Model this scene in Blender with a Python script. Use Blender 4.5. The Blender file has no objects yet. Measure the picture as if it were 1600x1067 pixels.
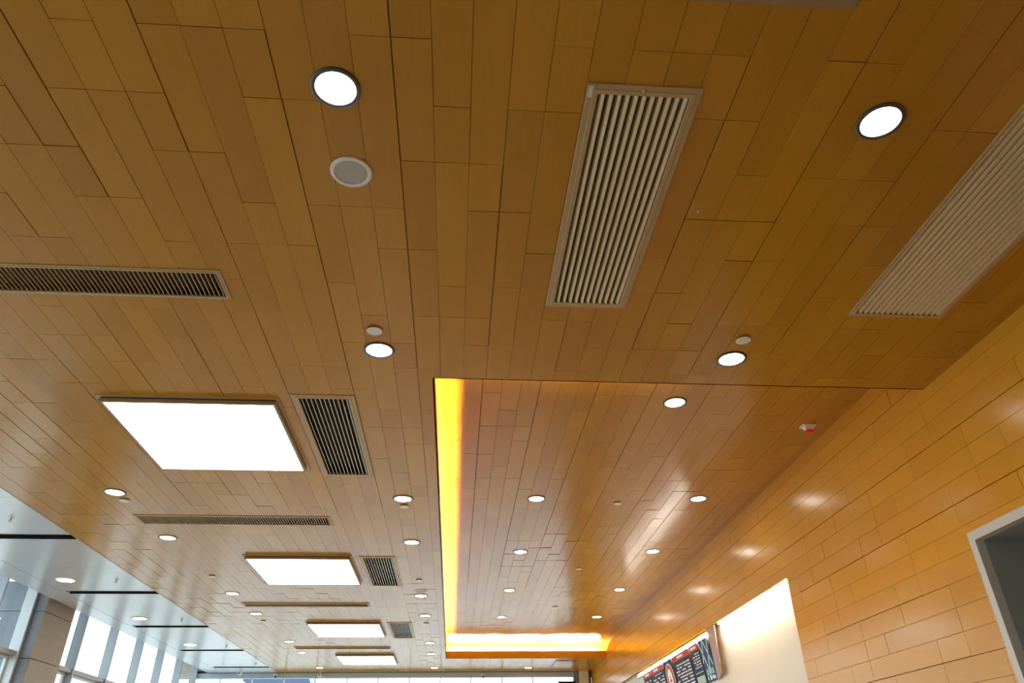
import bpy, bmesh, math, random
from mathutils import Vector, Matrix
random.seed(7)
sc = bpy.context.scene
C = sc.collection

# ------------------------------------------------------------ camera
CZ = 1.6                                   # eye height above the floor
cam = bpy.data.cameras.new('camera'); co = bpy.data.objects.new('camera', cam); C.objects.link(co)
cam.sensor_width = 36.0; cam.lens = 25.353; cam.clip_end = 300
yaw, pit, rol = (math.radians(a) for a in (4.50302925, 31.79959085, -.86386661))
fw = Vector((math.sin(yaw)*math.cos(pit), math.cos(yaw)*math.cos(pit), math.sin(pit)))
rt = Vector((math.cos(yaw), -math.sin(yaw), 0)); up = rt.cross(fw)
r2 = rt*math.cos(rol) + up*math.sin(rol); u2 = -rt*math.sin(rol) + up*math.cos(rol)
M = Matrix((r2, u2, -fw)).transposed().to_4x4(); M.translation = (0, 0, CZ)
co.matrix_world = M
sc.camera = co

# ------------------------------------------------------------ world, daylight, exposure
W = bpy.data.worlds.new('overcast_sky'); sc.world = W; W.use_nodes = True
bg = W.node_tree.nodes['Background']
bg.inputs[0].default_value = (0.90, 0.94, 1.0, 1); bg.inputs[1].default_value = 3.2
SKYPORTALS = [((-8.12, 8.5, 2.35), (0, math.radians(-90), 0), 4.8, 33.0), ((-2.0, 24.95, 2.1), (math.radians(-90), 0, 0), 12.0, 4.2)]
for loc, rot, sx, sy in SKYPORTALS:
    l = bpy.data.lights.new('daylight_portal', 'AREA'); l.shape = 'RECTANGLE'; l.size = sx; l.size_y = sy
    l.cycles.is_portal = True
    o = bpy.data.objects.new('daylight_portal', l); C.objects.link(o); o.location = loc; o.rotation_euler = rot
sc.view_settings.view_transform = 'Standard'; sc.view_settings.look = 'None'
sc.view_settings.gamma = 1.0; sc.view_settings.use_curve_mapping = False
sc.view_settings.exposure = 0.3
cy = sc.cycles
cy.use_denoising = True; cy.max_bounces = 8; cy.diffuse_bounces = 4; cy.glossy_bounces = 4
cy.transparent_max_bounces = 12; cy.sample_clamp_indirect = 4.0
cy.caustics_reflective = False; cy.caustics_refractive = False
E_DOWN, E_PANEL, E_COVE, E_BACK, E_MENU = 32.0, 13.0, 320.0, 1100.0, 22.0

# ------------------------------------------------------------ materials
def mat(name, col=(.5, .5, .5), rough=.5, metal=0., spec=.5, emit=None, strength=0., noise=0., nscale=40., bump=0.):
    m = bpy.data.materials.new(name); m.use_nodes = True; nt = m.node_tree; b = nt.nodes['Principled BSDF']
    b.inputs['Base Color'].default_value = (*col, 1); b.inputs['Roughness'].default_value = rough
    b.inputs['Metallic'].default_value = metal; b.inputs['Specular IOR Level'].default_value = spec
    if emit: b.inputs['Emission Color'].default_value = (*emit, 1); b.inputs['Emission Strength'].default_value = strength
    if noise or bump:
        g = nt.nodes.new('ShaderNodeNewGeometry'); n = nt.nodes.new('ShaderNodeTexNoise'); n.inputs['Scale'].default_value = nscale
        n.inputs['Detail'].default_value = 6; nt.links.new(g.outputs['Position'], n.inputs['Vector'])
        if noise:
            r = nt.nodes.new('ShaderNodeMapRange'); r.inputs['To Min'].default_value = 1-noise; r.inputs['To Max'].default_value = 1+noise
            mx = nt.nodes.new('ShaderNodeVectorMath'); mx.operation = 'SCALE'; mx.inputs[0].default_value = col
            nt.links.new(n.outputs['Fac'], r.inputs['Value']); nt.links.new(r.outputs[0], mx.inputs['Scale']); nt.links.new(mx.outputs[0], b.inputs['Base Color'])
        if bump:
            bp = nt.nodes.new('ShaderNodeBump'); bp.inputs['Strength'].default_value = bump; bp.inputs['Distance'].default_value = .002
            nt.links.new(n.outputs['Fac'], bp.inputs['Height']); nt.links.new(bp.outputs[0], b.inputs['Normal'])
    return m

def wood(name, c1, c2, rough=.3):
    """varnished veneer: tone differs from plank to plank, fine grain runs along the planks (world Y)"""
    m = bpy.data.materials.new(name); m.use_nodes = True; nt = m.node_tree; N = nt.nodes; L = nt.links; b = N['Principled BSDF']
    g = N.new('ShaderNodeNewGeometry'); oi = N.new('ShaderNodeObjectInfo')
    mp = N.new('ShaderNodeMapping'); mp.inputs['Scale'].default_value = (1, .035, 1); L.new(g.outputs['Position'], mp.inputs['Vector'])
    n1 = N.new('ShaderNodeTexNoise'); n1.inputs['Scale'].default_value = 160; n1.inputs['Detail'].default_value = 5; L.new(mp.outputs[0], n1.inputs['Vector'])
    mp2 = N.new('ShaderNodeMapping'); mp2.inputs['Scale'].default_value = (1, .25, 1); L.new(g.outputs['Position'], mp2.inputs['Vector'])
    n2 = N.new('ShaderNodeTexNoise'); n2.inputs['Scale'].default_value = 3.0; n2.inputs['Detail'].default_value = 3; L.new(mp2.outputs[0], n2.inputs['Vector'])
    ad = N.new('ShaderNodeMath'); ad.operation = 'ADD'; L.new(g.outputs['Random Per Island'], ad.inputs[0]); L.new(oi.outputs['Random'], ad.inputs[1])
    fr = N.new('ShaderNodeMath'); fr.operation = 'FRACT'; L.new(ad.outputs[0], fr.inputs[0])
    s1 = N.new('ShaderNodeMath'); s1.operation = 'MULTIPLY'; s1.inputs[1].default_value = .42; L.new(fr.outputs[0], s1.inputs[0])
    s2 = N.new('ShaderNodeMath'); s2.operation = 'MULTIPLY_ADD'; s2.inputs[1].default_value = .5; L.new(n1.outputs['Fac'], s2.inputs[0]); L.new(s1.outputs[0], s2.inputs[2])
    s3 = N.new('ShaderNodeMath'); s3.operation = 'MULTIPLY_ADD'; s3.inputs[1].default_value = .5; L.new(n2.outputs['Fac'], s3.inputs[0]); L.new(s2.outputs[0], s3.inputs[2])
    s4 = N.new('ShaderNodeMath'); s4.operation = 'SUBTRACT'; s4.inputs[1].default_value = .2; s4.use_clamp = True; L.new(s3.outputs[0], s4.inputs[0])
    mx = N.new('ShaderNodeMix'); mx.data_type = 'RGBA'; mx.inputs[6].default_value = (*c1, 1); mx.inputs[7].default_value = (*c2, 1)
    L.new(s4.outputs[0], mx.inputs[0]); L.new(mx.outputs[2], b.inputs['Base Color'])
    rr = N.new('ShaderNodeMapRange'); rr.inputs['To Min'].default_value = rough-.05; rr.inputs['To Max'].default_value = rough+.08
    L.new(n2.outputs['Fac'], rr.inputs['Value']); L.new(rr.outputs[0], b.inputs['Roughness'])
    bp = N.new('ShaderNodeBump'); bp.inputs['Strength'].default_value = .10; bp.inputs['Distance'].default_value = .001
    L.new(n1.outputs['Fac'], bp.inputs['Height']); L.new(bp.outputs[0], b.inputs['Normal'])
    b.inputs['Specular IOR Level'].default_value = .36
    return m

def glassmat(name, tint=(.85, .92, .925)):
    m = bpy.data.materials.new(name); m.use_nodes = True; nt = m.node_tree; N = nt.nodes; L = nt.links
    out = N['Material Output']; N.remove(N['Principled BSDF'])
    t = N.new('ShaderNodeBsdfTransparent'); t.inputs[0].default_value = (*tint, 1)
    g = N.new('ShaderNodeBsdfGlossy'); g.inputs['Roughness'].default_value = .02
    lw = N.new('ShaderNodeLayerWeight'); pw = N.new('ShaderNodeMath'); pw.operation = 'POWER'; pw.inputs[1].default_value = 5
    L.new(lw.outputs['Facing'], pw.inputs[0]); f = N.new('ShaderNodeMath'); f.operation = 'MULTIPLY_ADD'; f.inputs[1].default_value = .5; f.inputs[2].default_value = .03
    L.new(pw.outputs[0], f.inputs[0]); lw.inputs['Blend'].default_value = .5; mx = N.new('ShaderNodeMixShader')
    L.new(f.outputs[0], mx.inputs[0]); L.new(t.outputs[0], mx.inputs[1]); L.new(g.outputs[0], mx.inputs[2]); L.new(mx.outputs[0], out.inputs[0])
    return m

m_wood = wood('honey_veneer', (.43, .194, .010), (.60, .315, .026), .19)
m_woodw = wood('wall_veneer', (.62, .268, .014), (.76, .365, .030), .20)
m_back = mat('dark_backing', (.035, .018, .008), .8)
m_black = mat('black_void', (.008, .008, .009), .9)
m_bronze = mat('champagne_metal', (.50, .37, .19), .42, 0, noise=.05)
m_slat = mat('slat_metal', (.62, .50, .31), .18, .4)
m_duct = mat('duct_lining', (.055, .036, .02), .8)
m_frame = mat('brown_frame', (.36, .25, .14), .45, .1)
m_ring = mat('grey_ring', (.11, .12, .12), .35, .6)
m_white = mat('white_enamel', (.90, .89, .87), .4)
m_mesh = mat('speaker_mesh', (.52, .52, .50), .6, bump=.6, nscale=900)
m_metalceil = mat('white_metal_ceiling', (.66, .70, .74), .26, .25, noise=.02, nscale=3)
m_down = mat('lamp_white', (.9, .9, .9), .5, emit=(1, .93, .80), strength=E_DOWN)
m_panel = mat('light_box_diffuser', (.9, .9, .9), .5, emit=(1, .99, .96), strength=E_PANEL)
m_cove = mat('amber_led', (.9, .8, .5), .5, emit=(1, .60, .16), strength=E_COVE)
m_coveb = mat('warm_led', (.9, .8, .5), .5, emit=(1, .90, .74), strength=E_BACK)
m_nicheled = mat('niche_led', (.9, .9, .9), .5, emit=(1, .90, .74), strength=230)
m_addglow = mat('added_glow_led', (.9, .8, .5), .5, emit=(1, .72, .36), strength=330)  # emission of the added strip at the near coffer edge
m_menuled = mat('menu_led', (.9, .9, .9), .5, emit=(1, .93, .80), strength=E_MENU)
m_cream = mat('cream_plaster', (.80, .70, .55), .55, noise=.03, nscale=4)
m_steel = mat('grey_aluminium', (.36, .39, .42), .42, .3)
m_pale = mat('pale_aluminium', (.62, .68, .70), .4, .1)
m_trans = mat('taupe_rail', (.36, .33, .31), .45, .2)
m_stone = mat('brown_stone', (.31, .245, .18), .55, noise=.18, nscale=14, bump=.2)
m_stoneg = mat('grey_stone', (.22, .24, .28), .5, noise=.12, nscale=14, bump=.2)
m_glass = glassmat('clear_glass')
m_floor = mat('floor_stone', (.40, .335, .25), .25, noise=.08, nscale=2)
m_trim = mat('light_stone_trim', (.66, .62, .54), .45, noise=.03)
m_grey = mat('grey_plaster', (.34, .35, .33), .7, noise=.05)
m_plain = mat('painted_plaster', (.55, .48, .40), .7)
m_red = mat('red_lens', (.55, .01, .01), .15, emit=(1, .02, .02), strength=.15)
m_out = mat('pavement', (.45, .45, .44), .8)
m_blue = mat('blue_cladding', (.05, .09, .19), .3)
m_post = mat('cream_post', (.85, .77, .58), .5)
m_navy = mat('menu_navy', (.020, .024, .045), .6, spec=.15)
m_mred = mat('menu_red', (.60, .08, .03), .6, spec=.15)
m_txt = mat('menu_white', (.80, .79, .76), .4)
m_green = mat('menu_green', (.30, .42, .22), .4)
m_sea = mat('menu_blue', (.02, .08, .17), .6, spec=.15)
m_grid = mat('menu_lattice', (.45, .52, .52), .4)
m_grn2 = mat('menu_teal', (.05, .25, .16), .4)
m_mside = mat('walnut_side', (.30, .16, .09), .4)
m_gap = mat('joint_brown', (.24, .095, .015), .7)  # brown of the backing board that shows in the plank joints

# ------------------------------------------------------------ mesh helpers
def bx(bm, x0, x1, y0, y1, z0, z1, mi=0):
    v = [bm.verts.new(p) for p in ((x0, y0, z0), (x1, y0, z0), (x1, y1, z0), (x0, y1, z0), (x0, y0, z1), (x1, y0, z1), (x1, y1, z1), (x0, y1, z1))]
    for q in ((3, 2, 1, 0), (4, 5, 6, 7), (0, 1, 5, 4), (1, 2, 6, 5), (2, 3, 7, 6), (3, 0, 4, 7)):
        f = bm.faces.new([v[i] for i in q]); f.material_index = mi
    return v
def lathe(bm, prof, n=40, cap0=False, cap1=False):
    rings = [[bm.verts.new((r*math.cos(2*math.pi*k/n), r*math.sin(2*math.pi*k/n), z)) for k in range(n)] for r, z in prof]
    for a, b in zip(rings, rings[1:]):
        for k in range(n): bm.faces.new((a[k], a[(k+1) % n], b[(k+1) % n], b[k]))
    if cap0: bm.faces.new(list(reversed(rings[0])))
    if cap1: bm.faces.new(rings[-1])
def mesh(name, bm, m, smooth=False, bevel=0):
    if bevel: bmesh.ops.bevel(bm, geom=list(bm.edges), offset=bevel, segments=1, affect='EDGES')
    bmesh.ops.recalc_face_normals(bm, faces=list(bm.faces))
    me = bpy.data.meshes.new(name); bm.to_mesh(me); bm.free()
    for x in (m if isinstance(m, (list, tuple)) else [m]): me.materials.append(x)
    if smooth:
        for p in me.polygons: p.use_smooth = True
        try: me.set_sharp_from_angle(angle=math.radians(35))
        except Exception: pass
    return me
def obj(name, me, parent=None, loc=(0, 0, 0)):
    o = bpy.data.objects.new(name, me); C.objects.link(o); o.location = loc
    if parent: o.parent = parent
    return o
def thing(name, label, cat, loc, group=None, kind=None):
    o = bpy.data.objects.new(name, None); C.objects.link(o); o.location = loc; o.empty_display_size = .1
    o['label'] = label; o['category'] = cat
    if group: o['group'] = group
    if kind: o['kind'] = kind
    return o
def tag(o, label, cat, group=None, kind=None):
    o['label'] = label; o['category'] = cat
    if group: o['group'] = group
    if kind: o['kind'] = kind
    return o
def copy_tree(o, parent=None):
    c = o.copy(); C.objects.link(c); c.parent = parent
    for ch in [x for x in o.children]: copy_tree(ch, c)
    return c
def box(name, m, x0, x1, y0, y1, z0, z1, parent=None, bevel=0):
    bm = bmesh.new(); bx(bm, x0, x1, y0, y1, z0, z1); return obj(name, mesh(name, bm, m, bevel=bevel), parent)
def minus(rects, cut):
    out = []
    a0, a1, b0, b1 = cut
    for (x0, x1, y0, y1) in rects:
        if a1 <= x0 or a0 >= x1 or b1 <= y0 or b0 >= y1: out.append((x0, x1, y0, y1)); continue
        if a0 > x0: out.append((x0, a0, y0, y1))
        if a1 < x1: out.append((a1, x1, y0, y1))
        m0, m1 = max(x0, a0), min(x1, a1)
        if b0 > y0: out.append((m0, m1, y0, b0))
        if b1 < y1: out.append((m0, m1, b1, y1))
    return [r for r in out if r[1]-r[0] > .004 and r[3]-r[2] > .004]

# ------------------------------------------------------------ dimensions (metres; floor at 0)
HL = CZ + 3.117       # lower wood ceiling
HH = CZ + 3.537       # raised ceiling of the coffer
XW = 4.291            # face of the right wall
XE = -5.43            # edge of the wood ceiling, white metal ceiling beyond
XA, XB = -7.08, -7.52 # groove and edge of the white ceiling
YF = 24.6             # far end
CX, CY0, CY1 = -.255, 5.67, 21.9   # coffer: left edge, near edge, far edge
U = .4075; Y0 = 2.236; X0 = .205; PW = .2
TH = .014

# openings cut through the lower ceiling planks: x0,x1,y0,y1 (outer frame sizes)
LIGHTBOX = [(-3.32, -1.73, 6.14, 7.82), (-3.29, -1.68, 11.46, 13.13), (-3.22, -1.65, 16.66, 18.22), (-3.19, -1.65, 21.05, 22.62)]
VENT = [(-1.58, -1.0, 6.03, 8.06), (-1.55, -.98, 11.47, 13.40), (-1.52, -.97, 16.72, 18.66)]
BIGV = [(.61, 1.225, 2.44, 4.48), (2.99, 3.75, 2.44, 4.49)]
GRILLE = [(-4.27, -1.72, 4.165, 4.515), (-4.27, -1.72, 9.55, 9.93), (-4.15, -1.71, 14.80, 15.10), (-4.08, -1.66, 19.85, 20.15), (-4.0, -1.62, 23.95, 24.2), (-.35, 2.3, 24.05, 24.3)]
HATCH = (2.88, 3.56, 22.32, 24.05)
ACCESS = (.10, 1.80, .30, 1.95)
LOWCUTS = [(a+.03, b-.03, c+.03, d-.03) for a, b, c, d in VENT+BIGV] + [(a+.02, b-.02, c+.02, d-.02) for a, b, c, d in GRILLE] + [HATCH, ACCESS]

# ------------------------------------------------------------ planked surfaces
def units(bound, offs, col_in, kmin, kmax):
    """joints of a plank row: module bounds every 4 units, one more joint inside"""
    js = sorted(k for k in range(kmin-4, kmax+5) if (k-bound) % 4 in (0, offs[col_in]))
    return [(a, b) for a, b in zip(js, js[1:])]
def pxarea(p, q):
    """how large a piece shows from the photograph's standpoint (only to rank pieces)"""
    c = (Vector(p)+Vector(q))/2 - Vector((0, 0, CZ)); d = c.dot(fw)
    if d < .3: return 0
    x, y = c.dot(r2)/d*1126.8, c.dot(u2)/d*1126.8
    if abs(x) > 900 or abs(y) > 640: return 0
    return 1/(d*d*d)
cache = {}
GA, GB = .0011, .0031      # half joint: within a panel of three planks, between panels
def plank_mesh(L, m, flip, side=0):
    """one plank with eased edges; flip: standing on the wall (thin along X, width along Z)"""
    key = (L, m.name, flip, side)
    if key not in cache:
        bm = bmesh.new(); W2 = .1927/2 if flip else PW/2; lo = -(W2-(GB if side == 0 else GA)); hi = W2-(GB if side == 2 else GA); h = L/2-.0012
        if flip: bx(bm, 0, TH, -h, h, lo, hi)
        else: bx(bm, lo, hi, -h, h, 0, TH)
        e = [ed for ed in bm.edges if all((v.co.x if flip else v.co.z) < .001 for v in ed.verts)]
        bmesh.ops.bevel(bm, geom=e, offset=.0010, segments=1, affect='EDGES')
        cache[key] = mesh('plank', bm, m)
    return cache[key]
def planked(parent, items, m, flip=False, limit=300):
    """items: (a0,a1,y0,y1,rects,height,tilt) ; the largest 300 are single planks, the rest one part"""
    items.sort(key=lambda t: -t[-1])
    bm = bmesh.new()
    for n, (a0, a1, y0, y1, rects, hgt, tilt, side, rank) in enumerate(items):
        whole = len(rects) == 1 and abs(rects[0][0]-a0) < 1e-4 and abs(rects[0][1]-a1) < 1e-4 and abs(rects[0][2]-y0) < 1e-4 and abs(rects[0][3]-y1) < 1e-4
        ca, cyy = (a0+a1)/2, (y0+y1)/2
        if n < limit and rank > 0:
            if whole:
                o = obj('plank', plank_mesh(round(y1-y0, 3), m, flip, side), parent, (hgt, cyy, ca) if flip else (ca, cyy, hgt))
                o.rotation_euler = tilt
            else:
                b2 = bmesh.new()
                for r in rects:
                    g = .0013
                    e = [g if abs(r[0]-a0) < 1e-4 else 0, g if abs(r[1]-a1) < 1e-4 else 0, g if abs(r[2]-y0) < 1e-4 else 0, g if abs(r[3]-y1) < 1e-4 else 0]
                    if flip: bx(b2, hgt, hgt+TH, r[2]+e[2], r[3]-e[3], r[0]+e[0], r[1]-e[1])
                    else: bx(b2, r[0]+e[0], r[1]-e[1], r[2]+e[2], r[3]-e[3], hgt, hgt+TH)
                obj('plank', mesh('plank', b2, m), parent)
        else:
            for r in rects:
                g = .0013
                if flip: vs = bx(bm, hgt, hgt+TH, r[2]+g, r[3]-g, r[0]+g, r[1]-g)
                else: vs = bx(bm, r[0]+g, r[1]-g, r[2]+g, r[3]-g, hgt, hgt+TH)
                if whole:
                    rot = Matrix.Translation((hgt, cyy, ca) if flip else (ca, cyy, hgt)) @ __import__('mathutils').Euler(tilt).to_matrix().to_4x4() @ Matrix.Translation((-hgt, -cyy, -ca) if flip else (-ca, -cyy, -hgt))
                    bmesh.ops.transform(bm, matrix=rot, verts=vs)
    if len(bm.verts):
        o = obj('distant_planking', mesh('distant_planking', bm, m), parent); o['kind'] = 'stuff'
    else: bm.free()
TILT = {}
def tilt_of(a, b, s=.0048):
    k = (a, b)
    if k not in TILT: TILT[k] = (random.gauss(0, s), random.gauss(0, s*1.6))
    return TILT[k]
def ceiling_items(xa, xb, ya, yb, z, cuts):
    out = []
    kmin = math.floor((ya-Y0)/U)-1; kmax = math.ceil((yb-Y0)/U)+1
    for c in range(math.floor((xa-X0)/PW)-1, math.ceil((xb-X0)/PW)+1):
        mdl = c//3; bound = (1-mdl) % 4
        for k0, k1 in units(bound, (2, 3, 1), c % 3, kmin, kmax):
            a0, a1, b0, b1 = X0+PW*c, X0+PW*(c+1), Y0+U*k0, Y0+U*k1
            r = [(max(a0, xa), min(a1, xb), max(b0, ya), min(b1, yb))]
            if r[0][1]-r[0][0] < .004 or r[0][3]-r[0][2] < .004: continue
            for ct in cuts: r = minus(r, ct)
            if not r: continue
            t = tilt_of(mdl, (k0-bound)//4)
            out.append((a0, a1, b0, b1, r, z, (t[0]*.6+random.gauss(0, .0006), t[1]+random.gauss(0, .0015), 0), c % 3, pxarea((a0, b0, z), (a1, b1, z))))
    return out
def wall_items(ya, yb, za, zb, x, cuts):
    out = []; PZ = .1927; Z0 = CZ+.89; YW = 4.98
    kmin = math.floor((ya-YW)/U)-1; kmax = math.ceil((yb-YW)/U)+1
    for r_ in range(math.floor((za-Z0)/PZ)-1, math.ceil((zb-Z0)/PZ)+1):
        mdl = r_//3; bound = (3+mdl) % 4
        for k0, k1 in units(bound, (1, 3, 2), r_ % 3, kmin, kmax):
            a0, a1, b0, b1 = Z0+PZ*r_, Z0+PZ*(r_+1), YW+U*k0, YW+U*k1
            r = [(max(a0, za), min(a1, zb), max(b0, ya), min(b1, yb))]
            if r[0][1]-r[0][0] < .004 or r[0][3]-r[0][2] < .004: continue
            for ct in cuts: r = minus(r, ct)
            if not r: continue
            t = tilt_of(('w', mdl), (k0-bound)//4, .0025)
            out.append((a0, a1, b0, b1, r, x, (0, t[1]*.7+random.gauss(0, .0008), t[0]+random.gauss(0, .0005)), r_ % 3, pxarea((x, b0, a0), (x, b1, a1))))
    return out

# ------------------------------------------------------------ shell
tag(box('floor', m_floor, XB-.9, XW+1.6, -3.2, YF+.3, -.1, 0), 'pale stone floor of the hall under the wooden ceiling', 'floor', kind='structure')
tag(box('ground', m_out, -60, 60, -30, 90, -.3, -.12), 'pale pavement outside beyond the glass walls', 'ground', kind='structure')
ceil = thing('ceiling', 'lower ceiling of honey brown veneer planks around the raised coffer', 'ceiling', (0, 0, 0), kind='structure')
YN = -1.2
NOCOFFER = (CX, XW, CY0, CY1)
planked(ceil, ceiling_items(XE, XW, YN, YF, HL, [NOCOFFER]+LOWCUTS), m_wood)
# backing board above the planks, open where grilles sit
rs = [(XE, XW, -3.2, YF)]
for ct in [(CX-.25, XW+.02, CY0-.22, CY1+.25)]+LOWCUTS: rs = minus(rs, ct)
bm = bmesh.new()
for r in rs: bx(bm, r[0], r[1], r[2], r[3], HL+TH+.006, HL+TH+.02)
bx(bm, XE, XW, -3.2, YN, HL, HL+TH)
obj('backing_board', mesh('backing_board', bm, m_gap), ceil)
box('edge_fascia', m_frame, XE-.012, XE, YN, YF, HL-.002, HL+.10, ceil)

ceil2 = thing('ceiling', 'raised coffer ceiling of veneer planks lit by amber cove light', 'ceiling', (0, 0, 0), kind='structure')
planked(ceil2, ceiling_items(CX-.2, XW, CY0-.2, CY1+.2, HH, []), m_wood)
box('backing_board', m_gap, CX-.22, XW+.02, CY0-.22, CY1+.22, HH+TH+.006, HH+TH+.03, ceil2)
# coffer edges: an upstand lip, a trough for the light strip, a riser
LZ = HL+.2
cof = thing('trim_1', 'veneered upstand and trough round the raised coffer', 'trim', (0, 0, 0), kind='structure')
box('left_lip', m_wood, CX-.014, CX, CY0, CY1+.014, HL, LZ, cof)
box('far_lip', m_wood, CX, XW, CY1, CY1+.014, HL, LZ, cof)
box('near_lip', m_wood, CX-.014, XW, CY0-.014, CY0, HL, LZ, cof)
box('near_trough', m_wood, CX-.2, XW, CY0-.2, CY0-.014, HL+.036, HL+.050, cof)
box('near_riser', m_wood, CX-.2, XW, CY0-.214, CY0-.2, HL+.036, HH, cof)
box('left_trough', m_wood, CX-.2, CX-.014, CY0, CY1+.2, HL+.036, HL+.050, cof)
box('far_trough', m_wood, CX, XW, CY1+.014, CY1+.2, HL+.036, HL+.050, cof)
box('left_riser', m_wood, CX-.214, CX-.2, CY0, CY1+.2, HL+.03, HH, cof)
box('far_riser', m_wood, CX-.2, XW, CY1+.2, CY1+.214, HL+.03, HH, cof)
s = box('light_strip', m_cove, CX-.090, CX-.072, CY0+.02, CY1, HL+.133, HL+.145)
tag(s, 'amber light strip hidden along the left edge of the raised coffer', 'light strip')
s3 = box('light_strip', m_addglow, CX+.3, 2.0, CY0-.085, CY0-.060, HL+.176, HL+.188)  # added, unseen source for the golden patch on the coffer; no known lamp
tag(s3, 'added unseen light strip making the golden glow at the near edge of the raised coffer', 'light strip')
s2 = box('light_strip', m_coveb, CX+.02, XW-.14, CY1+.07, CY1+.10, HL+.172, HL+.187)
tag(s2, 'bright warm light strip hidden along the far edge of the raised coffer', 'light strip')
for s_, x0, x1, y0, y1, z1 in ((s3, CX+.3, 2.0, CY0-.088, CY0-.057, HL+.175), (s, CX-.093, CX-.069, CY0+.02, CY1, HL+.132), (s2, CX+.02, XW-.14, CY1+.07, CY1+.10, HL+.171)):
    box('mounting_rail', m_steel, x0, x1, y0, y1, HL+.050, z1, s_)
# roof slab and side closures so that daylight comes only through the glass
tag(box('roof', m_black, XB-1.0, XW+1.8, -3.3, YF+.4, HH+.09, HH+.25), 'dark roof slab hidden above the ceilings', 'roof', kind='structure')

# ---- right wall
wr = thing('wall_right', 'right wall clad in staggered honey brown veneer planks', 'wall', (0, 0, 0), kind='structure')
REC = (0.6, CZ+2.292, 9.36, 21.6)           # z0,z1,y0,y1 recess with the white board and menus
POR = (0.0, CZ+1.775, 3.0, 5.725)           # portal with stone trim
WC = [REC, POR]
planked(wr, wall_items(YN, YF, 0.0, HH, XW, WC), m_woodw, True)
rs = [(0.0, HH+.05, -3.2, YF+.2)]
for ct in WC: rs = minus(rs, ct)
bm = bmesh.new()
for r in rs: bx(bm, XW+TH+.006, XW+.05, r[2], r[3], r[0], r[1])
bx(bm, XW, XW+TH+.006, -3.2, YN, 0, HH)
obj('backing_board', mesh('backing_board', bm, m_gap), wr)
# recess lining
rc = thing('wall_recess', 'cream plaster niche in the veneered wall with hidden light at its head', 'niche', (0, 0, 0), kind='structure')
bm = bmesh.new()
bx(bm, XW+.125, XW+.16, REC[2]-.02, REC[3]+.02, REC[0]-.02, REC[1]+.02)
obj('back_panel', mesh('back_panel', bm, m_cream), rc)
box('head', m_woodw, XW+.02, XW+.125, REC[2], REC[3], REC[1], REC[1]+.02, rc)
box('near_jamb', m_cream, XW+.02, XW+.125, REC[2]-.02, REC[2], REC[0], REC[1], rc)
box('far_jamb', m_cream, XW+.02, XW+.125, REC[3], REC[3]+.02, REC[0], REC[1], rc)
box('sill', m_cream, XW+.02, XW+.125, REC[2], REC[3], REC[0]-.02, REC[0], rc)
tag(box('light_strip', m_nicheled, XW+.050, XW+.070, 9.45, 12.4, REC[1]-.012, REC[1]-.001), 'white light strip at the head of the blank cream wall niche', 'light strip')
# portal with stone trim
pt = thing('door_1', 'wide opening with pale stone trim and grey lining in the right wall', 'opening', (0, 0, 0), kind='structure')
pz, py = POR[1], POR[3]
box('trim_jamb', m_trim, XW-.03, XW+.05, py-.075, py, 0, pz, pt, .002)
box('trim_head', m_trim, XW-.03, XW+.05, 3.0, py-.075, pz-.075, pz, pt, .002)
box('lining_jamb', m_grey, XW+.05, XW+1.5, py-.075, py-.04, 0, pz-.06, pt)
box('lining_head', m_grey, XW+.05, XW+1.5, 3.0, py-.075, pz-.075, pz-.04, pt)
box('lining_near', m_grey, XW+.0, XW+1.5, 2.94, 3.0, 0, pz-.04, pt)
box('lining_back', m_grey, XW+1.5, XW+1.55, 2.94, py-.04, 0, pz-.04, pt)
# ---- back wall, behind the camera, and near side closure
tag(box('wall_back', m_plain, XB-.9, XW+1.6, -3.3, -3.2, 0, HH+.1), 'plain plaster wall behind the viewer', 'wall', kind='structure')

# ---- white metal ceiling strip on the left
cw = thing('ceiling', 'white metal panel ceiling strip between veneer ceiling and glass wall', 'ceiling', (0, 0, 0), kind='structure')
SLOT = [10.57, 13.98, 17.20, 20.38, 23.40]
edges = []
for i, s_ in enumerate(SLOT):
    edges.append((s_-.125, s_+.125))
prev = -3.2
pan = []
for a, b in edges:
    pan.append((prev, a)); prev = b
pan.append((prev, YF))
for a, b in pan:
    n = max(1, round((b-a)/1.6)); st = (b-a)/n
    for i in range(n):
        bm = bmesh.new(); bx(bm, XA+.004, XE-.016, a+st*i+.002, a+st*(i+1)-.002, HL, HL+.02); o = obj('ceiling_panel', mesh('ceiling_panel', bm, m_metalceil), cw)
        o.rotation_euler = (0, 0, 0)
box('edge_panel', m_metalceil, XB, XA-.006, -3.2, YF, HL, HL+.02, cw)
box('edge_upstand', m_metalceil, XB, XB+.012, -3.2, YF, HL+.02, HL+.3, cw)
box('backing_board', m_black, XB+.012, XE-.012, -3.2, YF, HL+.12, HL+.14, cw)
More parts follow.
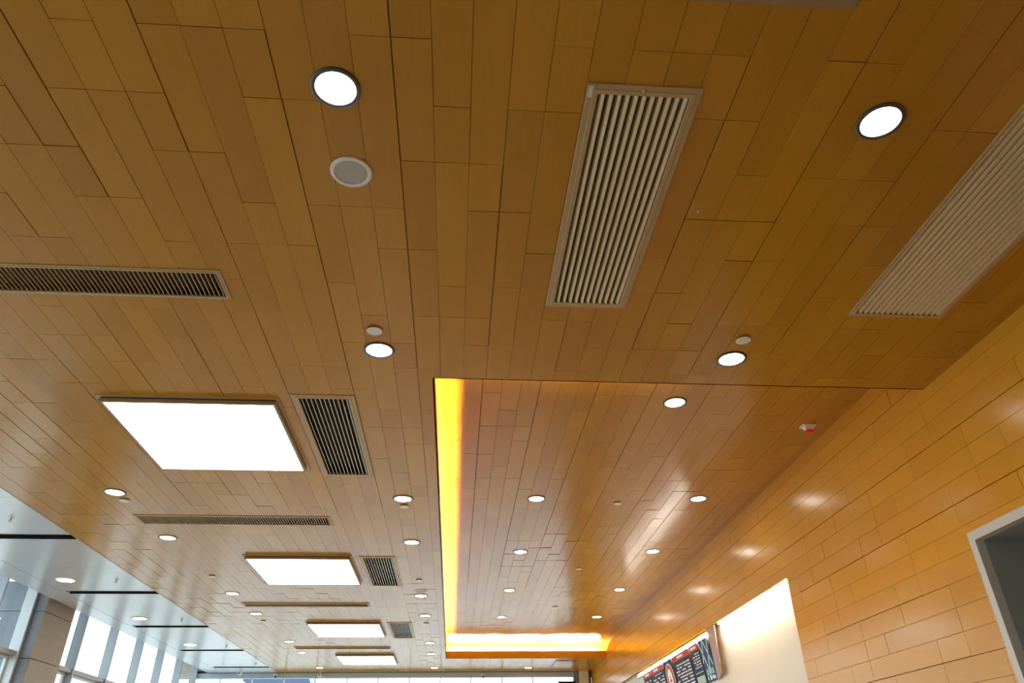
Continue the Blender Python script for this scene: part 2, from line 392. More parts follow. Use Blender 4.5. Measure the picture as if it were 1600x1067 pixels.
for s_ in SLOT:
    sl = thing('slot_diffuser', 'black linear slot in the white metal ceiling, %s' % {0: 'nearest and thickest, at the left edge', 1: 'with its end just above the stone column', 2: 'third from the near side', 3: 'fourth, beyond the third downlight', 4: 'last before the far glass wall'}[SLOT.index(s_)], 'air slot', (-6.23, s_, HL), 'black slots in the white ceiling')
    bm = bmesh.new(); L_ = .80
    bx(bm, -L_, L_, -.123, -.115, -.003, .1); bx(bm, -L_, L_, .115, .123, -.003, .1); bx(bm, -L_, -L_+.008, -.115, .115, -.003, .1); bx(bm, L_-.008, L_, -.115, .115, -.003, .1)
    obj('frame', mesh('frame', bm, m_pale), sl)
    bm = bmesh.new(); bx(bm, -L_+.008, L_-.008, -.115, .115, .07, .09); bx(bm, -L_+.008, L_-.008, -.012, .012, .03, .07)
    obj('baffle', mesh('baffle', bm, m_black), sl)
    bm = bmesh.new(); bx(bm, -L_+.008, L_-.008, .111, .115, .0, .07); bx(bm, -L_+.008, L_-.008, -.115, -.111, .0, .07)
    obj('lining', mesh('lining', bm, m_black), sl)
    bm = bmesh.new(); bx(bm, XA-.006-(-6.23), -L_, -.123, .123, 0, .02); obj('infill', mesh('infill', bm, m_metalceil), sl)

# ---- glass wall on the left (window_1)
w1 = thing('window_1', 'tall glass wall with grey vertical fins along the left side', 'window', (0, 0, 0), kind='structure')
XG = -8.0; FINS = [13.46-1.63*k for k in range(9, 0, -1)] + [13.46, 15.09, 16.72, 18.35, 19.96, 21.5, 23.05, 24.5]
TZ = CZ+2.13
bm = bmesh.new(); bx(bm, XG, XG+.2, -.025, .025, 0, HL+.36); fin = mesh('fin', bm, m_steel, bevel=.003)
bm = bmesh.new(); bx(bm, XG+.01, XG+.2, -.025, .025, 0, HL+.36); fin_lit = mesh('fin', bm, m_pale, bevel=.003)  # same fin as the grey ones, light falling on it put into a paler colour
for y in FINS:
    if abs(y-15.09) < .1:
        obj('fin', fin_lit, w1, (0, 14.50, 0)); obj('fin', fin, w1, (0, 15.72, 0)); continue
    f_ = obj('fin', fin, w1, (0, y, 0))
for a, b in zip(FINS, FINS[1:]):
    for z0, z1 in ((TZ+.075, HL+.35), (.1, TZ)):
        a2, b2 = (a+.026, b-.026)
        if abs(b-15.09) < .1: b2 = 14.47
        if abs(a-15.09) < .1: a2 = 15.75
        bm = bmesh.new(); bx(bm, XG+.02, XG+.028, a2, b2, z0, z1); obj('glass_pane', mesh('glass_pane', bm, m_glass), w1)
    bm = bmesh.new(); bx(bm, XG, XG+.17, a2, b2, TZ, TZ+.075); obj('transom', mesh('transom', bm, m_trans), w1)
    bm = bmesh.new(); q = .05
    for r in ((a2, b2, TZ-q, TZ-.004), (a2, a2+q, .1, TZ-q), (b2-q, b2, .1, TZ-q)): bx(bm, XG+.012, XG+.06, r[0], r[1], r[2], r[3])
    obj('sash', mesh('sash', bm, m_pale), w1)
box('head_rail', m_steel, XG-.05, XG+.3, -3.2, YF, HL+.35, HL+.42, w1)
box('void_cap', m_plain, XG+.2, XB, -3.2, YF, HL+.30, HL+.34, w1)
box('sill_rail', m_steel, XG-.05, XG+.2, -3.2, YF, 0, .1, w1)

# ---- stone clad column between the fins
col = thing('column', 'brown and grey stone clad column standing in the left glass wall', 'column', (-8.1, 15.115, 0))
cx0, cx1, cy0, cy1 = -8.65+8.1, -7.60+8.1, -.555, .555
zs = [0.0, 1.27, 2.08, 2.89, 3.70, 4.505, 5.05]
box('core', m_black, cx0+.03, cx1-.03, cy0+.03, cy1-.03, 0, 5.04, col)
bpy.context.view_layer.update()
for z0, z1 in zip(zs, zs[1:]):
    g = .005
    bm = bmesh.new(); bx(bm, cx1-.03, cx1, cy0, cy1, z0+g, z1-g); obj('stone_slab', mesh('stone_slab', bm, m_stone, bevel=.002), col)
    bm = bmesh.new(); bx(bm, cx0+.0, cx1-.031, cy0, cy0+.03, z0+g, z1-g); obj('stone_slab', mesh('stone_slab', bm, m_stoneg, bevel=.002), col)
    bm = bmesh.new(); bx(bm, cx0+.0, cx1-.031, cy1-.03, cy1, z0+g, z1-g); obj('stone_slab', mesh('stone_slab', bm, m_stoneg, bevel=.002), col)

# ---- far glass wall (window_2)
w2 = thing('window_2', 'far glass wall under a pale blue grey beam', 'window', (0, 0, 0), kind='structure')
box('head_beam', mat('beam_blue_grey', (.46, .56, .66), .4), XG, XW-.55, YF, YF+.12, CZ+2.965, HL-.012, w2)
box('shadow_gap', m_black, XG, XW, YF+.0, YF+.03, HL-.012, HL+.05, w2)
box('head_closure', m_plain, XG-.5, XW+.2, YF+.12, YF+.2, CZ+2.965, HH+.1, w2)
xs = [-8.0, -7.12, -6.18, -5.22, -4.27, -3.31, -2.36, -1.40, -.45, .50, 1.47, 2.43, 3.72]
bm = bmesh.new(); bx(bm, -.016, .016, YF+.03, YF+.10, 0, CZ+2.965); mul = mesh('mullion', bm, m_pale)
for x in xs: obj('mullion', mul, w2, (x, 0, 0))
for a, b in zip(xs, xs[1:]):
    bm = bmesh.new(); bx(bm, a+.018, b-.018, YF+.06, YF+.068, .05, CZ+2.963); obj('glass_pane', mesh('glass_pane', bm, m_glass), w2)
box('sill_rail', m_steel, XG, XW-.55, YF+.02, YF+.12, 0, .05, w2)
tag(box('post', m_post, 3.90, 4.17, YF-.12, YF+.1, 0, HL-.001), 'cream post at the right end of the far glass wall', 'post', kind='structure')
tag(box('wall_far', m_steel, 3.72, XW, YF+.1, YF+.2, 0, HL+.02), 'grey wall strip beside the cream post at the far end', 'wall', kind='structure')
sg = thing('screen', 'small dark screen hanging at the far glass wall beside the cream post', 'screen', (3.48, YF-.12, CZ+2.58))
box('housing', m_black, -.27, .27, -.03, .03, -.2, .24, sg, .006)
box('bracket', m_steel, -.03, .03, .03, .11, .05, .15, sg)

# ---- outside the far glass: a blue canopy
cn = thing('canopy', 'blue sloping canopy of a building beyond the far glass wall', 'canopy', (-7.0, 34, 0))
bm = bmesh.new()
v = [bm.verts.new(p) for p in ((-1.9, 0, 5.85), (.75, 0, 5.85), (1.5, 0, 4.4), (1.3, 0, 4.2), (.3, 0, 4.3), (-1.9, 0, 5.6),
                               (-1.9, 5, 5.85), (.75, 5, 5.85), (1.5, 5, 4.4), (1.3, 5, 4.2), (.3, 5, 4.3), (-1.9, 5, 5.6))]
bm.faces.new(v[:6]); bm.faces.new(v[6:])
for k in range(6): bm.faces.new((v[k], v[(k+1) % 6], v[6+(k+1) % 6], v[6+k]))
obj('roof_slab', mesh('roof_slab', bm, m_blue), cn)
for x in (-1.2, 1.2): box('support', m_steel, x-.08, x+.08, 2, 2.16, -.12, 4.9 if x < 0 else 4.3, cn)

# ------------------------------------------------------------ ceiling fixtures
def ring_rects(bm, o, i, z0, z1):
    for r in minus([o], i): bx(bm, r[0], r[1], r[2], r[3], z0, z1)
def frame_mesh(hx, hy, w, drop):
    """mitred two-step frame, seen from below: flat flange and a raised inner bead"""
    bm = bmesh.new()
    prof = [(0, .002), (0, -drop*.55), (.004, -drop*.7), (w*.52, -drop*.7), (w*.56, -drop), (w*.93, -drop), (w, -drop*.8), (w, .02)]
    loops = [[bm.verts.new((sx*(hx-d), sy*(hy-d), z)) for sx, sy in ((-1, -1), (1, -1), (1, 1), (-1, 1))] for d, z in prof]
    for a, b in zip(loops, loops[1:]):
        for k in range(4): bm.faces.new((a[k], a[(k+1) % 4], b[(k+1) % 4], b[k]))
    return mesh('frame', bm, m_bronze)
def slat_mesh(L, chord, ang, axis):
    """one aerofoil blade, rounded below"""
    bm = bmesh.new(); n = 8; pts = []
    for k in range(n):
        t = 2*math.pi*k/n; u_, v_ = chord/2*math.cos(t), max(chord*.16, .0045)*math.sin(t)
        pts.append((u_*math.cos(ang)-v_*math.sin(ang), u_*math.sin(ang)+v_*math.cos(ang)))
    a = [bm.verts.new((x, -L/2, z)) for x, z in pts]
    b = [bm.verts.new((x, L/2, z)) for x, z in pts]
    for k in range(n): bm.faces.new((a[k], a[(k+1) % n], b[(k+1) % n], b[k]))
    bm.faces.new(a); bm.faces.new(b)
    return mesh('slat', bm, m_slat, smooth=True)
def vent(r, w, n, label, group, drop=.014, chord=.03, ang=math.radians(128), joined=False, cat='air vent', name='air_vent', depth=.10):
    x0, x1, y0, y1 = r; cxx, cyy = (x0+x1)/2, (y0+y1)/2; hx, hy = (x1-x0)/2, (y1-y0)/2
    t = thing(name, label, cat, (cxx, cyy, HL), group)
    obj('frame', frame_mesh(hx, hy, w, drop), t)
    ix, iy = hx-w, hy-w
    bm = bmesh.new(); e = .004
    bx(bm, -ix-e, ix+e, -iy-e, iy+e, depth, depth+.004)
    for q in ((-ix-e, -ix, -iy, iy), (ix, ix+e, -iy, iy), (-ix, ix, -iy-e, -iy), (-ix, ix, iy, iy+e)): bx(bm, q[0], q[1], q[2], q[3], .004, depth)
    obj('duct', mesh('duct', bm, m_duct), t)
    st = 2*ix/n
    me = slat_mesh(2*iy, chord, ang, 'y')
    if joined:
        bm = bmesh.new()
        for k in range(n):
            k0 = len(bm.verts); bm.from_mesh(me); bm.verts.ensure_lookup_table()
            bmesh.ops.translate(bm, verts=bm.verts[k0:], vec=(-ix+st*(k+.5), 0, .006))
        o = obj('slats', mesh('slats', bm, m_slat, smooth=True), t); o['kind'] = 'stuff'
    else:
        for k in range(n): obj('slat', me, t, (-ix+st*(k+.5), 0, .004))
    return t
VL = ['square slatted vent beside the nearest light panel', 'square slatted vent beside the second light panel', 'square slatted vent beside the third light panel']
for r, l in zip(VENT, VL): vent(r, .062, 11, 'champagne ' + l, 'square vents beside the light panels', chord=.034, ang=math.radians(124))
v1 = vent(BIGV[0], .062, 11, 'long champagne slatted vent at top centre with a white sticker', 'large slatted vents near the viewer', chord=.047, ang=math.radians(132))
o = box('sticker', m_txt, -.300, -.276, -1.010, -.935, -.0126, -.0118, v1); o['label'] = 'small white sticker'
bm = bmesh.new(); bmesh.ops.create_uvsphere(bm, u_segments=10, v_segments=6, radius=.008); o = obj('screw', mesh('screw', bm, mat('brass', (.9, .7, .3), .3, .8)), v1, (-.01, -.995, -.011))
vent(BIGV[1], .045, 15, 'wide champagne slatted vent at the upper right by the veneered wall', 'large slatted vents near the viewer', chord=.047, ang=math.radians(132))
GL = ['nearest, at the left edge before the light panels', 'between the first and second light panels', 'between the second and third light panels', 'between the third and fourth light panels', 'beyond the last light panel', 'under the far edge of the coffer']
for i, (r, l) in enumerate(zip(GRILLE, GL)):
    n = [75, 75, 72, 70, 68, 76][i]
    vent(r, .034, n, 'long narrow linear grille, ' + l, 'linear grilles across the ceiling', chord=.022, ang=math.radians(92), joined=i > 1, cat='grille', name='linear_grille', drop=.012 if i < 2 else .02, depth=.06)

# square light panels hanging just below the planks
PL = ['largest and nearest, beside the square vent', 'second from the viewer', 'third from the viewer', 'smallest and farthest, near the far glass wall']
for i, (r, l) in enumerate(zip(LIGHTBOX, PL)):
    x0, x1, y0, y1 = r; hx, hy = (x1-x0)/2, (y1-y0)/2
    t = thing('ceiling_light', 'glowing white square ceiling light panel, ' + l, 'light panel', ((x0+x1)/2, (y0+y1)/2, HL), 'square light panels in a row')
    bm = bmesh.new()
    ring_rects(bm, (-hx-.03, hx+.03, -hy-.03, hy+.03), (-hx+.02, hx-.02, -hy+.02, hy-.02), -.010, .0)
    obj('flange', mesh('flange', bm, m_bronze), t)
    bm = bmesh.new(); ring_rects(bm, (-hx+.008, hx-.008, -hy+.008, hy-.008), (-hx+.02, hx-.02, -hy+.02, hy-.02), -.022, -.010)
    obj('shadow_gap', mesh('shadow_gap', bm, m_back), t)
    bm = bmesh.new(); ring_rects(bm, (-hx, hx, -hy, hy), (-hx+.028, hx-.028, -hy+.028, hy-.028), -.056, -.022)
    obj('frame', mesh('frame', bm, m_frame, bevel=.002), t)
    bm = bmesh.new(); bx(bm, -hx+.028, hx-.028, -hy+.028, hy-.028, -.050, -.040)
    obj('diffuser', mesh('diffuser', bm, m_panel), t)

# downlights
def make_down(r, ringm, name):
    t = thing('downlight', '', 'downlight', (0, 0, 0))
    bm = bmesh.new(); lathe(bm, [(r, .001), (r, -.006), (r*.97, -.010), (r*.90, -.012), (r*.82, -.010), (r*.785, -.003), (r*.775, .0005)], 36)
    obj('trim_ring', mesh('trim_ring', bm, ringm, smooth=True), t)
    bm = bmesh.new(); lathe(bm, [(r*.80, -.0035), (r*.6, -.0060), (r*.3, -.0078), (r*.04, -.0082)], 36, cap1=True)
    obj('lens', mesh('lens', bm, m_down, smooth=True), t)
    return t
dl = make_down(.130, m_ring, 'downlight'); dl2 = make_down(.165, m_white, 'downlight')
used = set()
def place_down(x, y, z, label, group, proto=None):
    proto = proto or dl
    if proto.name in used: o = copy_tree(proto)
    else: o = proto; used.add(proto.name)
    o.location = (x, y, z); o['label'] = label; o['group'] = group
gA, gB, gC = 'downlights in the lower veneer ceiling', 'downlights in the raised coffer', 'downlights in the white ceiling'
for x, y, l in [(-.70, 2.555, 'large glowing downlight at top left, next to the white speaker'), (2.27, 2.60, 'glowing downlight at the upper right between the two slatted vents'),
    (-.70, 5.20, 'glowing downlight left of the coffer corner, beside a small white disc'), (2.30, 5.20, 'glowing downlight right of centre just before the coffer edge'),
    (-4.17, 8.71, 'downlight left of the nearest light panel, a small disc touching it'), (-4.15, 10.57, 'downlight left below the second linear grille'),
    (-.71, 8.82, 'downlight left of the coffer with a small disc just beyond it'), (-.69, 10.70, 'downlight left of the coffer before the second square vent'),
    (-4.12, 14.03, 'downlight left of the second light panel before the third linear grille'), (-4.10, 15.82, 'downlight left of and just past the third linear grille'),
    (-4.04, 19.10, 'downlight left of the third light panel, above a linear grille end'), (-4.03, 20.79, 'downlight left of the fourth light panel'),
    (-4.00, 23.55, 'last downlight of the left row, by the far glass wall'), (-.68, 14.17, 'downlight touching the far round speaker left of the coffer'),
    (-.66, 16.00, 'downlight left of the coffer level with the third square vent'), (-.64, 19.31, 'third from last downlight left of the coffer'),
    (-.65, 21.00, 'second from last downlight left of the coffer'), (-.62, 23.64, 'last downlight of the row left of the coffer'),
    (2.22, 23.72, 'small downlight beyond the far edge of the coffer')]:
    place_down(x, y, HL, l, gA)
for x, y, l in [(2.30, 6.85, 'single downlight at the near edge of the coffer'), (1.10, 9.94, 'nearest downlight of the left coffer row'), (3.45, 9.86, 'nearest downlight of the right coffer row'),
    (1.09, 12.67, 'second downlight of the left coffer row'), (3.43, 12.58, 'second downlight of the right coffer row'), (1.09, 15.55, 'third downlight of the left coffer row'),
    (3.41, 15.46, 'third downlight of the right coffer row'), (1.09, 18.33, 'farthest downlight of the left coffer row'), (3.41, 18.29, 'farthest downlight of the right coffer row')]:
    place_down(x, y, HH, l, gB)
for x, y, l in [(-6.65, 13.07, 'white rimmed downlight in the white ceiling, nearest'), (-6.58, 16.32, 'white rimmed downlight in the white ceiling, second'), (-6.52, 19.53, 'white rimmed downlight in the white ceiling, farthest')]:
    place_down(x, y, HL, l, gC, dl2)

# small white cover discs
dc = thing('cover_disc', '', 'cover disc', (0, 0, 0))
bm = bmesh.new(); lathe(bm, [(.060, -.012), (.062, -.014), (.060, -.016), (.02, -.0175)], 28, cap0=True, cap1=True); obj('cap', mesh('cap', bm, m_white, smooth=True), dc)
bm = bmesh.new(); lathe(bm, [(.045, .001), (.045, -.012)], 24); obj('collar', mesh('collar', bm, m_ring), dc)
first = True
for x, y, z, l in [(-.71, 4.89, HL, 'small white disc before the downlight near the coffer corner'), (2.29, 4.88, HL, 'small white disc before the right downlight at the coffer edge'),
    (-.71, 9.09, HL, 'small white disc just beyond a downlight left of the coffer'), (-.67, 12.97, HL, 'small pale disc before the far round speaker'), (-.66, 16.83, HL, 'tiny pale disc past the third square vent'),
    (-4.16, 8.98, HL, 'small white disc touching the downlight left of the nearest panel'), (-4.13, 12.76, HL, 'small white disc left of the second light panel'), (-4.11, 16.58, HL, 'tiny white disc left of the third light panel'),
    (2.31, 10.09, HH, 'small white disc between the nearest pair of coffer downlights'), (2.29, 13.77, HH, 'small white disc in the middle of the coffer'), (2.26, 17.17, HH, 'small white disc toward the far end of the coffer')]:
    o = dc if first else copy_tree(dc); first = False
    o.location = (x, y, z); o['label'] = l; o['group'] = 'small white cover discs'
tag(obj('sensor', mesh('sensor', (lambda b: (lathe(b, [(.008, .001), (.008, -.004), (.004, -.006)], 12, cap1=True), b)[1])(bmesh.new()), m_txt), None, (1.47, 3.38, HL)), 'tiny white sensor dot right of the long vent', 'sensor')

# round ceiling speakers
sp = thing('ceiling_speaker', 'round white ceiling speaker with grey grille beside the large downlight', 'speaker', (-.69, 3.155, HL), 'round ceiling speakers')
R_ = .122
bm = bmesh.new(); lathe(bm, [(R_, .001), (R_, -.008), (R_*.97, -.012), (R_*.84, -.013), (R_*.80, -.010), (R_*.79, -.006)], 44); obj('rim', mesh('rim', bm, m_white, smooth=True), sp)
bm = bmesh.new(); lathe(bm, [(R_*.80, -.008), (R_*.5, -.010), (R_*.1, -.011)], 44, cap1=True); obj('grille', mesh('grille', bm, m_mesh, smooth=True), sp)
s2_ = copy_tree(sp); s2_.location = (-.67, 13.80, HL); s2_['label'] = 'far round ceiling speaker touching a downlight left of the coffer'

# pendent sprinklers
spk = thing('sprinkler', '', 'sprinkler', (0, 0, 0))
bm = bmesh.new(); lathe(bm, [(.036, .001), (.034, -.006), (.014, -.012)], 20, cap1=True); obj('escutcheon', mesh('escutcheon', bm, m_white, smooth=True), spk)
bm = bmesh.new(); lathe(bm, [(.010, -.010), (.010, -.030), (.006, -.034)], 12, cap1=True)
for s_ in (-1, 1): bx(bm, s_*.012-.002, s_*.012+.002, -.003, .003, -.055, -.025)
obj('body', mesh('body', bm, m_trans), spk)
bm = bmesh.new(); lathe(bm, [(.020, -.055), (.022, -.057), (.02, -.059)], 16, cap0=True, cap1=True); obj('deflector', mesh('deflector', bm, m_trans), spk)
first = True
for x, y, z, l in [(-5.87, 9.71, HL, 'small sprinkler in the white ceiling, nearest, at the left edge'), (-5.79, 13.01, HL, 'small sprinkler in the white ceiling, second, beside the nearest white downlight'), (-5.75, 16.38, HL, 'small sprinkler in the white ceiling, third'),
    (-5.68, 19.65, HL, 'small sprinkler in the white ceiling, fourth'), (-5.63, 22.62, HL, 'small sprinkler in the white ceiling, farthest'), (2.22, 20.63, HH, 'small sprinkler in the coffer by the bright far edge')]:
    o = spk if first else copy_tree(spk); first = False
    o.location = (x, y, z); o['label'] = l; o['group'] = 'pendent sprinklers'

# red strobe
st = thing('alarm_beacon', 'white and red alarm beacon on the coffer ceiling by the right wall', 'alarm', (4.0, 7.36, HH))
box('base_plate', m_white, -.075, .085, -.060, .060, -.020, .0, st, .003)
bm = bmesh.new()
v = [bm.verts.new(p) for p in ((-.05, -.04, -.02), (.06, -.04, -.02), (.06, .04, -.02), (-.05, .04, -.02), (-.035, -.03, -.055), (.055, -.03, -.055), (.055, .03, -.055), (-.035, .03, -.055))]
for q in ((0, 1, 2, 3), (4, 5, 6, 7), (0, 1, 5, 4), (1, 2, 6, 5), (2, 3, 7, 6), (3, 0, 4, 7)): bm.faces.new([v[i] for i in q])
obj('housing', mesh('housing', bm, m_white), st)
box('lens', m_red, -.03, .05, -.026, .026, -.088, -.055, st, .006)

# hatch frame in the far ceiling and access panel overhead
x0, x1, y0, y1 = HATCH
h = thing('ceiling_hatch', 'rectangular ceiling hatch with dark joint near the cream post', 'hatch', ((x0+x1)/2, (y0+y1)/2, HL))
hx, hy = (x1-x0)/2, (y1-y0)/2
bm = bmesh.new(); ring_rects(bm, (-hx, hx, -hy, hy), (-hx+.03, hx-.03, -hy+.03, hy-.03), -.012, .012); obj('frame', mesh('frame', bm, m_frame), h)
box('leaf', m_wood, -hx+.036, hx-.036, -hy+.036, hy-.036, -.002, .010, h)
x0, x1, y0, y1 = ACCESS
h = thing('ceiling_hatch', 'framed access panel cut off by the top edge above the right downlight', 'hatch', ((x0+x1)/2, (y0+y1)/2, HL))
hx, hy = (x1-x0)/2, (y1-y0)/2
bm = bmesh.new(); ring_rects(bm, (-hx, hx, -hy, hy), (-hx+.05, hx-.05, -hy+.05, hy-.05), -.008, .012); obj('frame', mesh('frame', bm, m_frame), h)
bm = bmesh.new(); ring_rects(bm, (-hx+.05, hx-.05, -hy+.05, hy-.05), (-hx+.06, hx-.06, -hy+.06, hy-.06), .006, .016); obj('gasket', mesh('gasket', bm, m_black), h)
box('leaf', mat('hatch_leaf', (.45, .33, .24), .4), -hx+.061, hx-.061, -hy+.061, hy-.061, -.003, .010, h)

# security cameras and boxes along the far beam
cmz = thing('dome_camera', '', 'camera', (0, 0, 0))
bm = bmesh.new(); lathe(bm, [(.05, .02), (.055, 0), (.055, -.02), (.045, -.03)], 20, cap0=True, cap1=True); obj('base', mesh('base', bm, m_white, smooth=True), cmz)
bm = bmesh.new(); lathe(bm, [(.042, -.03), (.038, -.055), (.022, -.072), (.006, -.078)], 20, cap1=True); obj('dome', mesh('dome', bm, m_black, smooth=True), cmz)
bm = bmesh.new(); bx(bm, -.02, .02, .03, .10, -.01, .02); obj('arm', mesh('arm', bm, m_white), cmz)
for i, (x, z, l) in enumerate([(-5.46, 3.045, 'dark dome camera on the far beam at the left'), (.88, 3.02, 'dark dome camera on the far beam left of centre right')]):
    o = cmz if i == 0 else copy_tree(cmz); o.location = (x, YF-.10, CZ+z); o['label'] = l; o['group'] = 'dome cameras on the far beam'
cmz['label'] = 'dark dome camera on the far beam under the white ceiling'
o['label'] = 'dark dome camera on the far beam beyond the coffer'
bp_ = thing('bullet_camera', '', 'camera', (0, 0, 0))
box('body', m_white, -.05, .05, -.09, .05, -.035, .035, bp_, .008)
box('mount', m_white, -.015, .015, -.01, .02, .035, .10, bp_)
box('lens', m_black, -.02, .02, -.096, -.09, -.02, .02, bp_)
for i, (x, y, l) in enumerate([(-6.40, 24.0, 'small white camera under the white ceiling at the far end'), (-4.12, 24.45, 'small white camera under the veneer ceiling corner at the far end')]):
    o = bp_ if i == 0 else copy_tree(bp_); o.location = (x, y, HL-.10); o['label'] = l; o['group'] = 'small white cameras at the far end'

# ------------------------------------------------------------ menu boards on the right wall
# tilted plane: top edge at the wall face, bottom edge set back
TZm, BZm, TXm, BXm = CZ+2.175, CZ+1.515, XW-.005, XW+.105
def menu_pt(y, v, off=0.):
    n = Vector((-(TZm-BZm), 0, -(BXm-TXm))).normalized()
    p = Vector((TXm+(BXm-TXm)*(1-v), y, BZm+(TZm-BZm)*v)); return p + n*off
def menu_quad(bm, ya, yb, va, vb, off, th=.002):
    pts = [menu_pt(ya, va, off), menu_pt(yb, va, off), menu_pt(yb, vb, off), menu_pt(ya, vb, off)]
    pts2 = [menu_pt(ya, va, off-th), menu_pt(yb, va, off-th), menu_pt(yb, vb, off-th), menu_pt(ya, vb, off-th)]
    a = [bm.verts.new(p) for p in pts]; b = [bm.verts.new(p) for p in pts2]
    bm.faces.new(a); bm.faces.new(b[::-1])
    for k in range(4): bm.faces.new((a[k], a[(k+1) % 4], b[(k+1) % 4], b[k]))
def mpart(name, rects, m, parent, off=.0):
    bm = bmesh.new()
    for r in rects: menu_quad(bm, *r, off)
    return obj(name, mesh(name, bm, m), parent)
def menu_thing(label, ya, yb, cat='menu board'):
    t = thing('menu_board', label, cat, (0, 0, 0), 'menu boards in the wall niche')
    mpart('panel', [(ya+.012, yb-.012, 0, 1)], m_navy, t, .0).data
    return t
def text_rows(ya, yb, v0, v1, n, seed):
    rnd = random.Random(seed); out = []
    for i in range(n):
        v = v1-(v1-v0)*(i+.5)/n; h_ = (v1-v0)/n*.20
        y = ya
        while y < yb-.08:
            L = rnd.uniform(.06, .2)*(yb-ya)+.05; e = min(y+L, yb)
            out.append((y, e, v-h_, v+h_)); y = e+rnd.uniform(.02, .05)
            if rnd.random() < .25: y += .12
    return out
PAN = [(12.93, 13.48), (13.50, 14.08), (14.10, 15.28), (15.30, 15.98), (16.0, 17.10), (17.12, 17.72), (17.74, 18.30)]
tl = thing('menu_board', 'blue picture board with pale lattice and green base, nearest of the menus', 'menu board', (0, 0, 0), 'menu boards in the wall niche')
mpart('panel', [(12.94, 13.47, 0, 1)], m_sea, tl)
bm = bmesh.new()
for (ya, va, yb, vb) in ((12.97, .98, 13.20, .25), (13.20, .98, 12.98, .35), (13.22, .98, 13.44, .45), (13.44, .95, 13.20, .2)):
    d = .022
    p = [menu_pt(ya-d, va, .004), menu_pt(ya+d, va, .004), menu_pt(yb+d, vb, .004), menu_pt(yb-d, vb, .004)]
    p += [q + Vector((.002, 0, 0)) for q in p]; vv = [bm.verts.new(q) for q in p]
    bm.faces.new(vv[:4]); bm.faces.new(vv[4:])
    for k in range(4): bm.faces.new((vv[k], vv[(k+1) % 4], vv[4+(k+1) % 4], vv[4+k]))
obj('lattice', mesh('lattice', bm, m_grid), tl)
mpart('green_band', [(13.0, 13.42, .16, .30)], m_grn2, tl, .003)
mpart('lettering', [(13.38, 13.42, .05, .14), (13.22, 13.30, .04, .15), (13.08, 13.18, .05, .13), (13.0, 13.05, .04, .12)], m_txt, tl, .005)
tl = menu_thing('narrow menu board with red heading and green block, second from the right', *PAN[1])
mpart('heading', [(13.52, 14.06, .84, .99)], m_mred, tl, .003); mpart('lettering', [(13.62, 13.96, .89, .95)] + text_rows(13.55, 14.03, .40, .80, 6, 3) + [(13.55, 14.03, .30, .315)], m_txt, tl, .005)
mpart('picture', [(13.56, 14.02, .04, .22)], m_green, tl, .003)
tl = menu_thing('wide menu board with red heading, right of the oval emblem', *PAN[2])
mpart('heading', [(14.12, 15.26, .84, .99)], m_mred, tl, .003); mpart('lettering', [(14.5, 14.9, .89, .95)] + text_rows(14.16, 15.2, .04, .76, 9, 5), m_txt, tl, .005)
tl = menu_thing('dark board with a red and white oval emblem', *PAN[3])
def oval(cyy, cv, ry, rv, off, m, name):
    bm = bmesh.new(); n = 28
    a = [bm.verts.new(menu_pt(cyy+ry*math.cos(2*math.pi*k/n), cv+rv*math.sin(2*math.pi*k/n), off)) for k in range(n)]
    b = [bm.verts.new(menu_pt(cyy+ry*math.cos(2*math.pi*k/n), cv+rv*math.sin(2*math.pi*k/n), off-.002)) for k in range(n)]
    bm.faces.new(a); bm.faces.new(b[::-1])
    for k in range(n): bm.faces.new((a[k], a[(k+1) % n], b[(k+1) % n], b[k]))
    return obj(name, mesh(name, bm, m), tl)
oval(15.64, .50, .29, .42, .003, mat('emblem_pink', (.75, .38, .34), .4), 'oval_rim'); oval(15.64, .50, .25, .37, .005, m_mred, 'oval_ring'); oval(15.64, .50, .15, .27, .007, m_txt, 'oval_centre')
mpart('figure', [(15.58, 15.70, .40, .47), (15.62, 15.66, .47, .56)], m_mred, tl, .009)
tl = menu_thing('menu board with red heading, left of the oval emblem', *PAN[4])
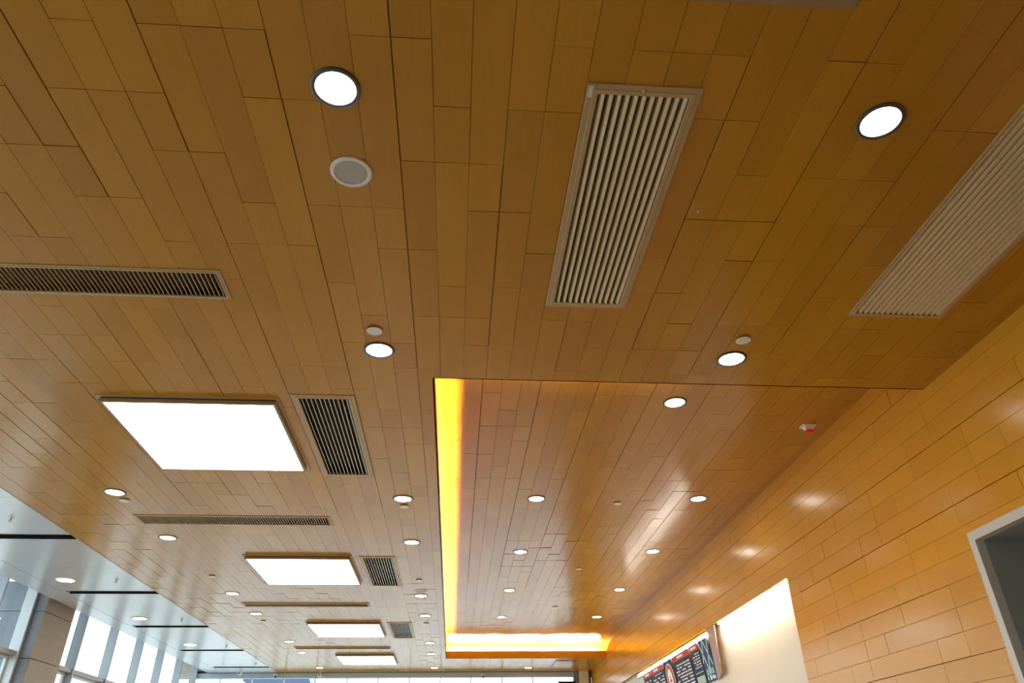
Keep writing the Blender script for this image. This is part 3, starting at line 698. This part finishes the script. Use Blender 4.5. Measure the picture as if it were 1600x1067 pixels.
mpart('heading', [(16.02, 17.08, .84, .99)], m_mred, tl, .003); mpart('lettering', [(16.4, 16.8, .89, .95)] + text_rows(16.08, 17.0, .04, .70, 8, 8), m_txt, tl, .005)
mpart('green_line', [(16.2, 16.8, .76, .79)], m_green, tl, .005)
tl = menu_thing('narrow menu board with red heading, second from the left', *PAN[5])
mpart('heading', [(17.14, 17.70, .84, .99)], m_mred, tl, .003); mpart('lettering', [(17.25, 17.6, .89, .95)] + text_rows(17.17, 17.68, .04, .76, 8, 9), m_txt, tl, .005)
tl = menu_thing('plain pale board, leftmost of the menus', *PAN[6]); mpart('picture', [(17.78, 18.26, .04, .96)], mat('menu_pale', (.40, .38, .30), .4), tl, .003)
# box behind the menus with its walnut side and the bright gap above
mb = thing('menu_light_box', 'shallow walnut sided box behind the menu boards with a bright gap on top', 'light box', (0, 0, 0))
def hexa(name, pts, m, par):
    bm = bmesh.new(); v = [bm.verts.new(p) for p in pts]
    for q in ((0, 1, 2, 3), (4, 5, 6, 7), (0, 1, 5, 4), (1, 2, 6, 5), (2, 3, 7, 6), (3, 0, 4, 7)): bm.faces.new([v[i] for i in q])
    return obj(name, mesh(name, bm, m), par)
t_ = .012
hexa('side_panel', [(XW, 12.46, CZ+2.285), (XW+.01, 12.92, CZ+2.285), (BXm-.012, 12.92, CZ+1.50), (XW+.01, 12.47, CZ+1.545),
     (XW+t_, 12.46, CZ+2.285), (XW+.01+t_, 12.93, CZ+2.285), (BXm-.012+t_, 12.93, CZ+1.50), (XW+.01+t_, 12.47, CZ+1.545)], m_mside, mb)
hexa('back_panel', [(TXm+.034, 12.93, TZm+.07), (TXm+.034, 18.3, TZm+.07), (BXm+.012, 18.3, BZm), (BXm+.012, 12.93, BZm), (TXm+.040, 12.93, TZm+.07), (TXm+.040, 18.3, TZm+.07), (BXm+.018, 18.3, BZm), (BXm+.018, 12.93, BZm)], m_mside, mb)
box('light_gap', m_menuled, TXm+.012, TXm+.03, 12.93, 18.3, TZm+.008, TZm+.068, mb)
